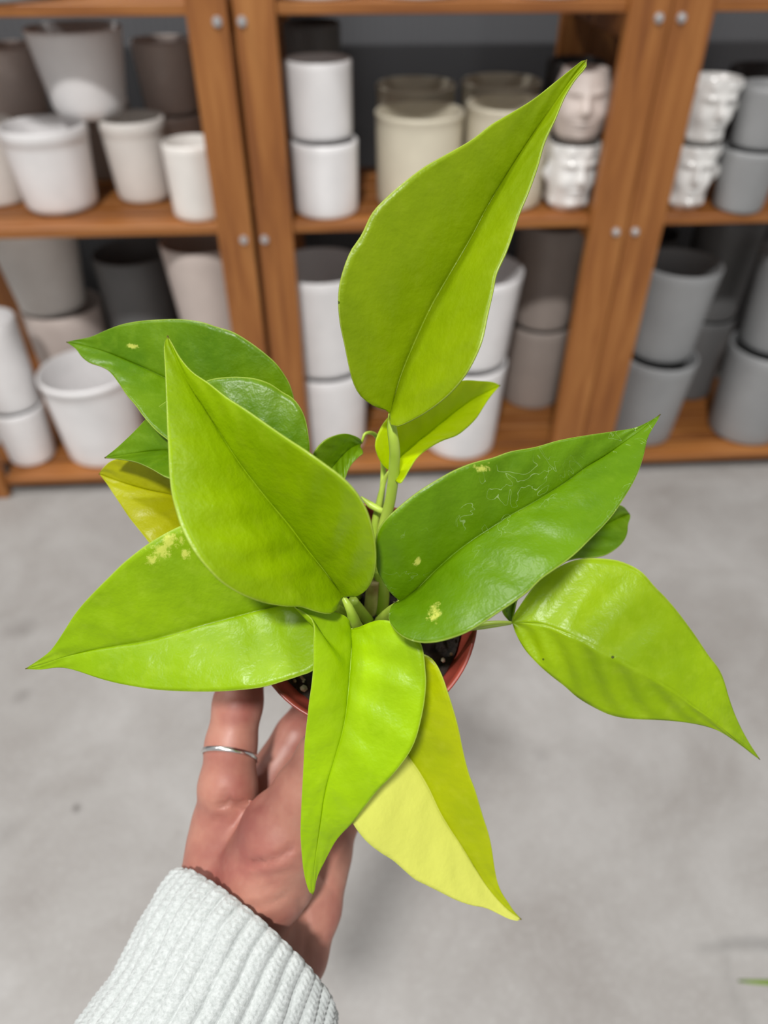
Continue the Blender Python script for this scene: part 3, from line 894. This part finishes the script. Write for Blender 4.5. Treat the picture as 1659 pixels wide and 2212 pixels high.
def surface_nets(fn, lo, hi, h):
    n = [int(math.ceil((hi[k] - lo[k]) / h)) + 1 for k in range(3)]
    ax = [lo[k] + h * np.arange(n[k]) for k in range(3)]
    X, Y, Zz = np.meshgrid(*ax, indexing='ij')
    P = np.stack([X.ravel(), Y.ravel(), Zz.ravel()], 1)
    Dv = np.concatenate([fn(P[i:i + 200000]) for i in range(0, len(P), 200000)]).reshape(n)
    ins = Dv < 0
    cnt = np.zeros([k - 1 for k in n], int)
    acc = np.zeros([k - 1 for k in n] + [3])
    hits = np.zeros([k - 1 for k in n])
    sl = lambda o_: tuple(slice(o_[k], n[k] - 1 + o_[k]) for k in range(3))
    corners = [(a, b_, c) for a in (0, 1) for b_ in (0, 1) for c in (0, 1)]
    for i, c0 in enumerate(corners):
        for k in range(3):
            if c0[k] == 0:
                c1 = list(c0); c1[k] = 1
                d0, d1 = Dv[sl(c0)], Dv[sl(tuple(c1))]
                cr = (d0 < 0) != (d1 < 0)
                t = np.where(cr, d0 / np.where(cr, d0 - d1, 1), 0)
                for q in range(3):
                    val = c0[q] + (t if q == k else 0)
                    acc[..., q] += np.where(cr, val, 0)
                hits += cr
    act = hits > 0
    idx = -np.ones(act.shape, int)
    idx[act] = np.arange(act.sum())
    ijk = np.argwhere(act)
    V = np.array(lo) + h * (ijk + acc[act] / hits[act][:, None])
    faces = []
    for k in range(3):
        a, b_ = [(1, 2), (2, 0), (0, 1)][k]
        s0 = [slice(1, n[q] - 1) for q in range(3)]
        s0[k] = slice(0, n[k] - 1)
        s1 = list(s0); s1[k] = slice(1, n[k])
        i0, i1 = ins[tuple(s0)], ins[tuple(s1)]
        e = np.argwhere(i0 != i1)
        flip = i0[tuple(e.T)]
        off = np.array([1, 1, 1]); off[k] = 0
        e = e + off
        def nb(da, db):
            q = e.copy(); q[:, a] -= da; q[:, b_] -= db
            return idx[tuple(q.T)]
        quad = np.stack([nb(1, 1), nb(0, 1), nb(0, 0), nb(1, 0)], 1)
        quad[~flip] = quad[~flip][:, ::-1]
        faces.append(quad)
    return V, np.concatenate(faces)


def grad(fn, P, e=2e-4):
    g = np.stack([fn(P + np.eye(3)[k] * e) - fn(P - np.eye(3)[k] * e) for k in range(3)], 1)
    return g / (np.linalg.norm(g, axis=1)[:, None] + 1e-12)


V, Q = surface_nets(hand_sdf, (-0.135, 0.030, 0.225), (0.02, 0.245, 0.365), 0.0017)
for _ in range(3):
    V = V - grad(hand_sdf, V) * hand_sdf(V)[:, None]
NV = grad(hand_sdf, V)
pxv = np.stack([829.5 + F * V[:, 0] / V[:, 2], 1106 + F * V[:, 1] / V[:, 2]], 1)


def crease(pts, depth, width):
    """press a skin fold into the side of the hand that faces up"""
    C_ = catmull(pts, 40)
    dd = np.min(np.linalg.norm(pxv[:, None, :] - C_[None], axis=2), axis=1)
    f = np.exp(-(dd / width) ** 2) * np.clip(-NV[:, 2] * 1.5, 0, 1)
    return -depth * f


disp = np.zeros(len(V))
for pts, dep, wd in (
        ([(545, 1866), (590, 1858), (632, 1832)], .0014, 6), ([(510, 1862), (545, 1864)], .0004, 7),
        ([(540, 1900), (590, 1892), (634, 1880)], .0004, 6), ([(505, 1925), (560, 1922), (600, 1905)], .0003, 6),
        ([(540, 1962), (590, 1950), (622, 1930)], .0005, 6), ([(560, 1995), (600, 1982)], .0003, 6),
        ([(480, 1745), (500, 1735), (515, 1742), (530, 1738)], .0012, 7), ([(470, 1740), (520, 1742), (560, 1738)], .0008, 7),
        ([(478, 1725), (490, 1715), (498, 1735)], .0009, 6), ([(430, 1800), (470, 1770), (520, 1745)], .0004, 8),
        ([(630, 1650), (650, 1672)], .0005, 5), ([(620, 1665), (640, 1690)], .0005, 5), ([(612, 1680), (628, 1700)], .0004, 5),
        ([(650, 1950), (665, 2000), (660, 2060)], .0008, 8), ([(690, 1890), (720, 1930)], .0006, 7), ([(660, 1850), (700, 1900)], .0006, 7)):
    disp += crease(pts, dep, wd)
V = V + NV * disp[:, None]
Wv = CAM + np.outer(V[:, 0], RT) - np.outer(V[:, 1], UP) + np.outer(V[:, 2], FW)

m, nt, b, new, ln = nodes_of('skin')
v = objvec(nt)
n1 = noise(nt, v, 34, 4, 0.6)
n2 = noise(nt, v, 420, 3, 0.6)
c = ramp(nt, n1, [(0.3, lin((146, 86, 78))), (0.52, lin((168, 116, 100))), (0.7, lin((178, 132, 114)))])
c = mixc(nt, math_(nt, 'MULTIPLY', n2, 0.25), c, lin((146, 88, 74)))
ln(c, b.inputs['Base Color'])
b.inputs['Roughness'].default_value = 0.48
b.inputs['Subsurface Weight'].default_value = 0.25
b.inputs['Subsurface Radius'].default_value = (0.006, 0.0022, 0.0012)
b.inputs['Subsurface Scale'].default_value = 0.6
bump(nt, b, n2, 0.12, 0.0006)
M_SKIN = m

person = tag(empty('person', at(560, 2030, .285)), 'person holding the pothos in the left hand, white ribbed knit sleeve', 'person')
hand = mesh_py('hand', Wv, Q, M_SKIN, person)
tag(hand, 'bare left hand with the thumb against the pot')

# silver ring round the index finger
m, nt, b, new, ln = nodes_of('silver')
b.inputs['Base Color'].default_value = (0.86, 0.85, 0.83, 1)
b.inputs['Metallic'].default_value = 1.0
b.inputs['Roughness'].default_value = 0.22
bump(nt, b, noise(nt, objvec(nt), 300, 2), 0.1, 0.0003)
M_SILVER = m
a, b2 = at(492, 1670, .2873), at(501, 1600, .2882)
ctr = at(496, 1632, .2878)
axv = (b2 - a) / np.linalg.norm(b2 - a)
axv = axv + FW * 0.50
axv /= np.linalg.norm(axv)
e1 = np.cross(axv, FW); e1 /= np.linalg.norm(e1)
e2 = np.cross(axv, e1)
vs, fs = [], []
for i in range(64):
    t = 2 * math.pi * i / 64
    rad = e1 * math.cos(t) + e2 * math.sin(t)
    rl = 0.006                              # the band hugs the finger
    while rl < .016:
        pw = ctr + rad * rl - CAM
        if chain(np.array([[pw @ RT, -(pw @ UP), pw @ FW]]), INDEX, .003)[0] > 0.0002: break
        rl += .0002
    for k in range(8):
        q = 2 * math.pi * k / 8
        vs.append(ctr + rad * (rl + .0005 * math.cos(q)) + axv * (.0010 * math.sin(q)))
for i in range(64):
    for k in range(8):
        fs.append((i * 8 + k, i * 8 + (k + 1) % 8, ((i + 1) % 64) * 8 + (k + 1) % 8, ((i + 1) % 64) * 8 + k))
o = mesh_py('ring', vs, fs, M_SILVER, person)
tag(o, 'thin plain silver finger ring')

# ribbed knit sleeve: cuff opening first, then down the forearm out of the picture
m, nt, b, new, ln = nodes_of('white_knit')
v = objvec(nt)
n1 = noise(nt, v, 700, 3, 0.7)
ln(ramp(nt, n1, [(0.3, lin((160, 165, 163))), (0.7, lin((186, 190, 189)))]), b.inputs['Base Color'])
b.inputs['Roughness'].default_value = 0.95
b.inputs['Sheen Weight'].default_value = 0.3
bump(nt, b, n1, 0.5, 0.0008)
M_KNIT = m
RINGS = [  # left margin px, right margin px, axis distance, half depth (m), near side px
    (384, 1880, 716, 2180, .287, .0290, 582, 2000),
    (345, 1935, 716, 2235, .284, .0315, 546, 2052),
    (305, 2010, 700, 2310, .280, .0330, 510, 2130),
    (255, 2105, 660, 2390, .275, .0345, 462, 2222),
    (180, 2210, 610, 2500, .270, .0355, 400, 2335),
    (90, 2330, 560, 2640, .264, .0365, 330, 2470),
    (0, 2480, 500, 2800, .258, .037, 255, 2620),
    (-200, 2840, 340, 3180, .244, .039, 70, 3000),
    (-470, 3350, 120, 3720, .228, .041, -180, 3540)]
RG = np.array(RINGS, float)
NS, NA, RIBS = 470, 40 * 14, 40
ts = np.linspace(0, 1, NS)
par = np.stack([np.interp(ts, np.linspace(0, 1, 60), catmull(np.column_stack([RG]), 60)[:, k]) for k in range(8)], 1)
vs = np.zeros((NS, NA, 3))
cen_prev, arc = None, 0.0
ph = 2 * math.pi * np.arange(NA) / NA
for i in range(NS):
    lx, ly, rx, ry, z, hd, sx_, sy_ = par[i]
    Lp, Rp = at(lx, ly, z), at(rx, ry, z)
    cen = (Lp + Rp) / 2
    A = (Rp - Lp) / 2
    B = at(sx_, sy_, z - hd) - cen
    if cen_prev is not None: arc += np.linalg.norm(cen - cen_prev)
    cen_prev = cen
    col = ph * RIBS / (2 * math.pi)
    fr = col - np.floor(col)
    u_ = np.abs(fr - .5) * 2                    # 0 on the crest, 1 in the groove
    ridge = 0.0020 * np.cos(u_ * math.pi / 2) ** 0.6
    stitch = 0.00024 * np.sin(2 * math.pi * (arc / 0.0020 + u_ * 0.8 + np.floor(col) * .37)) * (1 - u_ ** 4)
    split = -0.0002 * np.exp(-(u_ / .16) ** 2)
    wob = 0.0004 * np.sin(arc * 260 + np.floor(col) * 2.1)
    edge = -0.0015 * math.exp(-(arc / .0012) ** 2)
    dr = ridge + stitch + split + wob + edge
    rad = np.outer(np.cos(ph), A) + np.outer(np.sin(ph), B)
    nrm = np.outer(np.cos(ph), A / (A @ A)) + np.outer(np.sin(ph), B / (B @ B))
    nrm /= np.linalg.norm(nrm, axis=1)[:, None]
    vs[i] = cen + rad + nrm * dr[:, None]
# turned-in hem
hem = []
for q, (k1, k2) in enumerate(((.975, 0.0), (.95, .0006), (.93, .004))):
    c0 = vs[0].mean(axis=0)
    sh = (vs[30].mean(axis=0) - c0)
    sh /= np.linalg.norm(sh)
    hem.append(c0 + (vs[0] - c0) * k1 + sh * k2 + sh * 0.012 * (q == 2))
allv = np.concatenate([np.array(hem[::-1]), vs]).reshape(-1, 3)
NT = NS + 3
ii, kk = np.meshgrid(np.arange(NT - 1), np.arange(NA), indexing='ij')
fq = np.stack([ii * NA + kk, ii * NA + (kk + 1) % NA, (ii + 1) * NA + (kk + 1) % NA, (ii + 1) * NA + kk], -1).reshape(-1, 4)
o = mesh_py('sleeve', allv, fq, M_KNIT, person)
tag(o, 'white ribbed knit sweater cuff')

# ------------------------------------------------------------------ plant on the floor at the right, one blade reaches in
m, nt, b, new, ln = nodes_of('strap_leaf')
ln(ramp(nt, noise(nt, objvec(nt), 20, 3), [(0.3, lin((84, 120, 24))), (0.7, lin((120, 150, 40)))]), b.inputs['Base Color'])
b.inputs['Roughness'].default_value = 0.4
M_BLADE = m
gp = np.array([0.93, 0.20, 0.0])
fp = tag(empty('potted_grass_plant', gp), 'strap-leaved plant on the floor, one blade tip at the lower right corner', 'potted plant')
pt = lathe('pot', pot_profile(0.075, 0.095, 0.16), M_DARK, (0, 0, 0))
pt.parent = fp
tips = [np.array([0.566, 0.370, 0.25])] + [gp + np.array([.34 * math.cos(a_), .34 * math.sin(a_), .22 + .08 * math.sin(3 * a_)]) for a_ in (-2.6, -1.7, -.9, -.1, .6, 1.3, 2.0)]
for tp in tips:
    st = gp + np.array([0, 0, .15])
    md = st * .55 + tp * .45 + np.array([0, 0, .17])
    c_ = catmull([st, st * .8 + md * .2 + np.array([0, 0, .05]), md, md * .45 + tp * .55 + np.array([0, 0, .035]), tp], 30)
    tube('leaf', c_, (.006, .012, .013, .012, .010, .003), M_BLADE, fp, seg=10, flat=0.45)
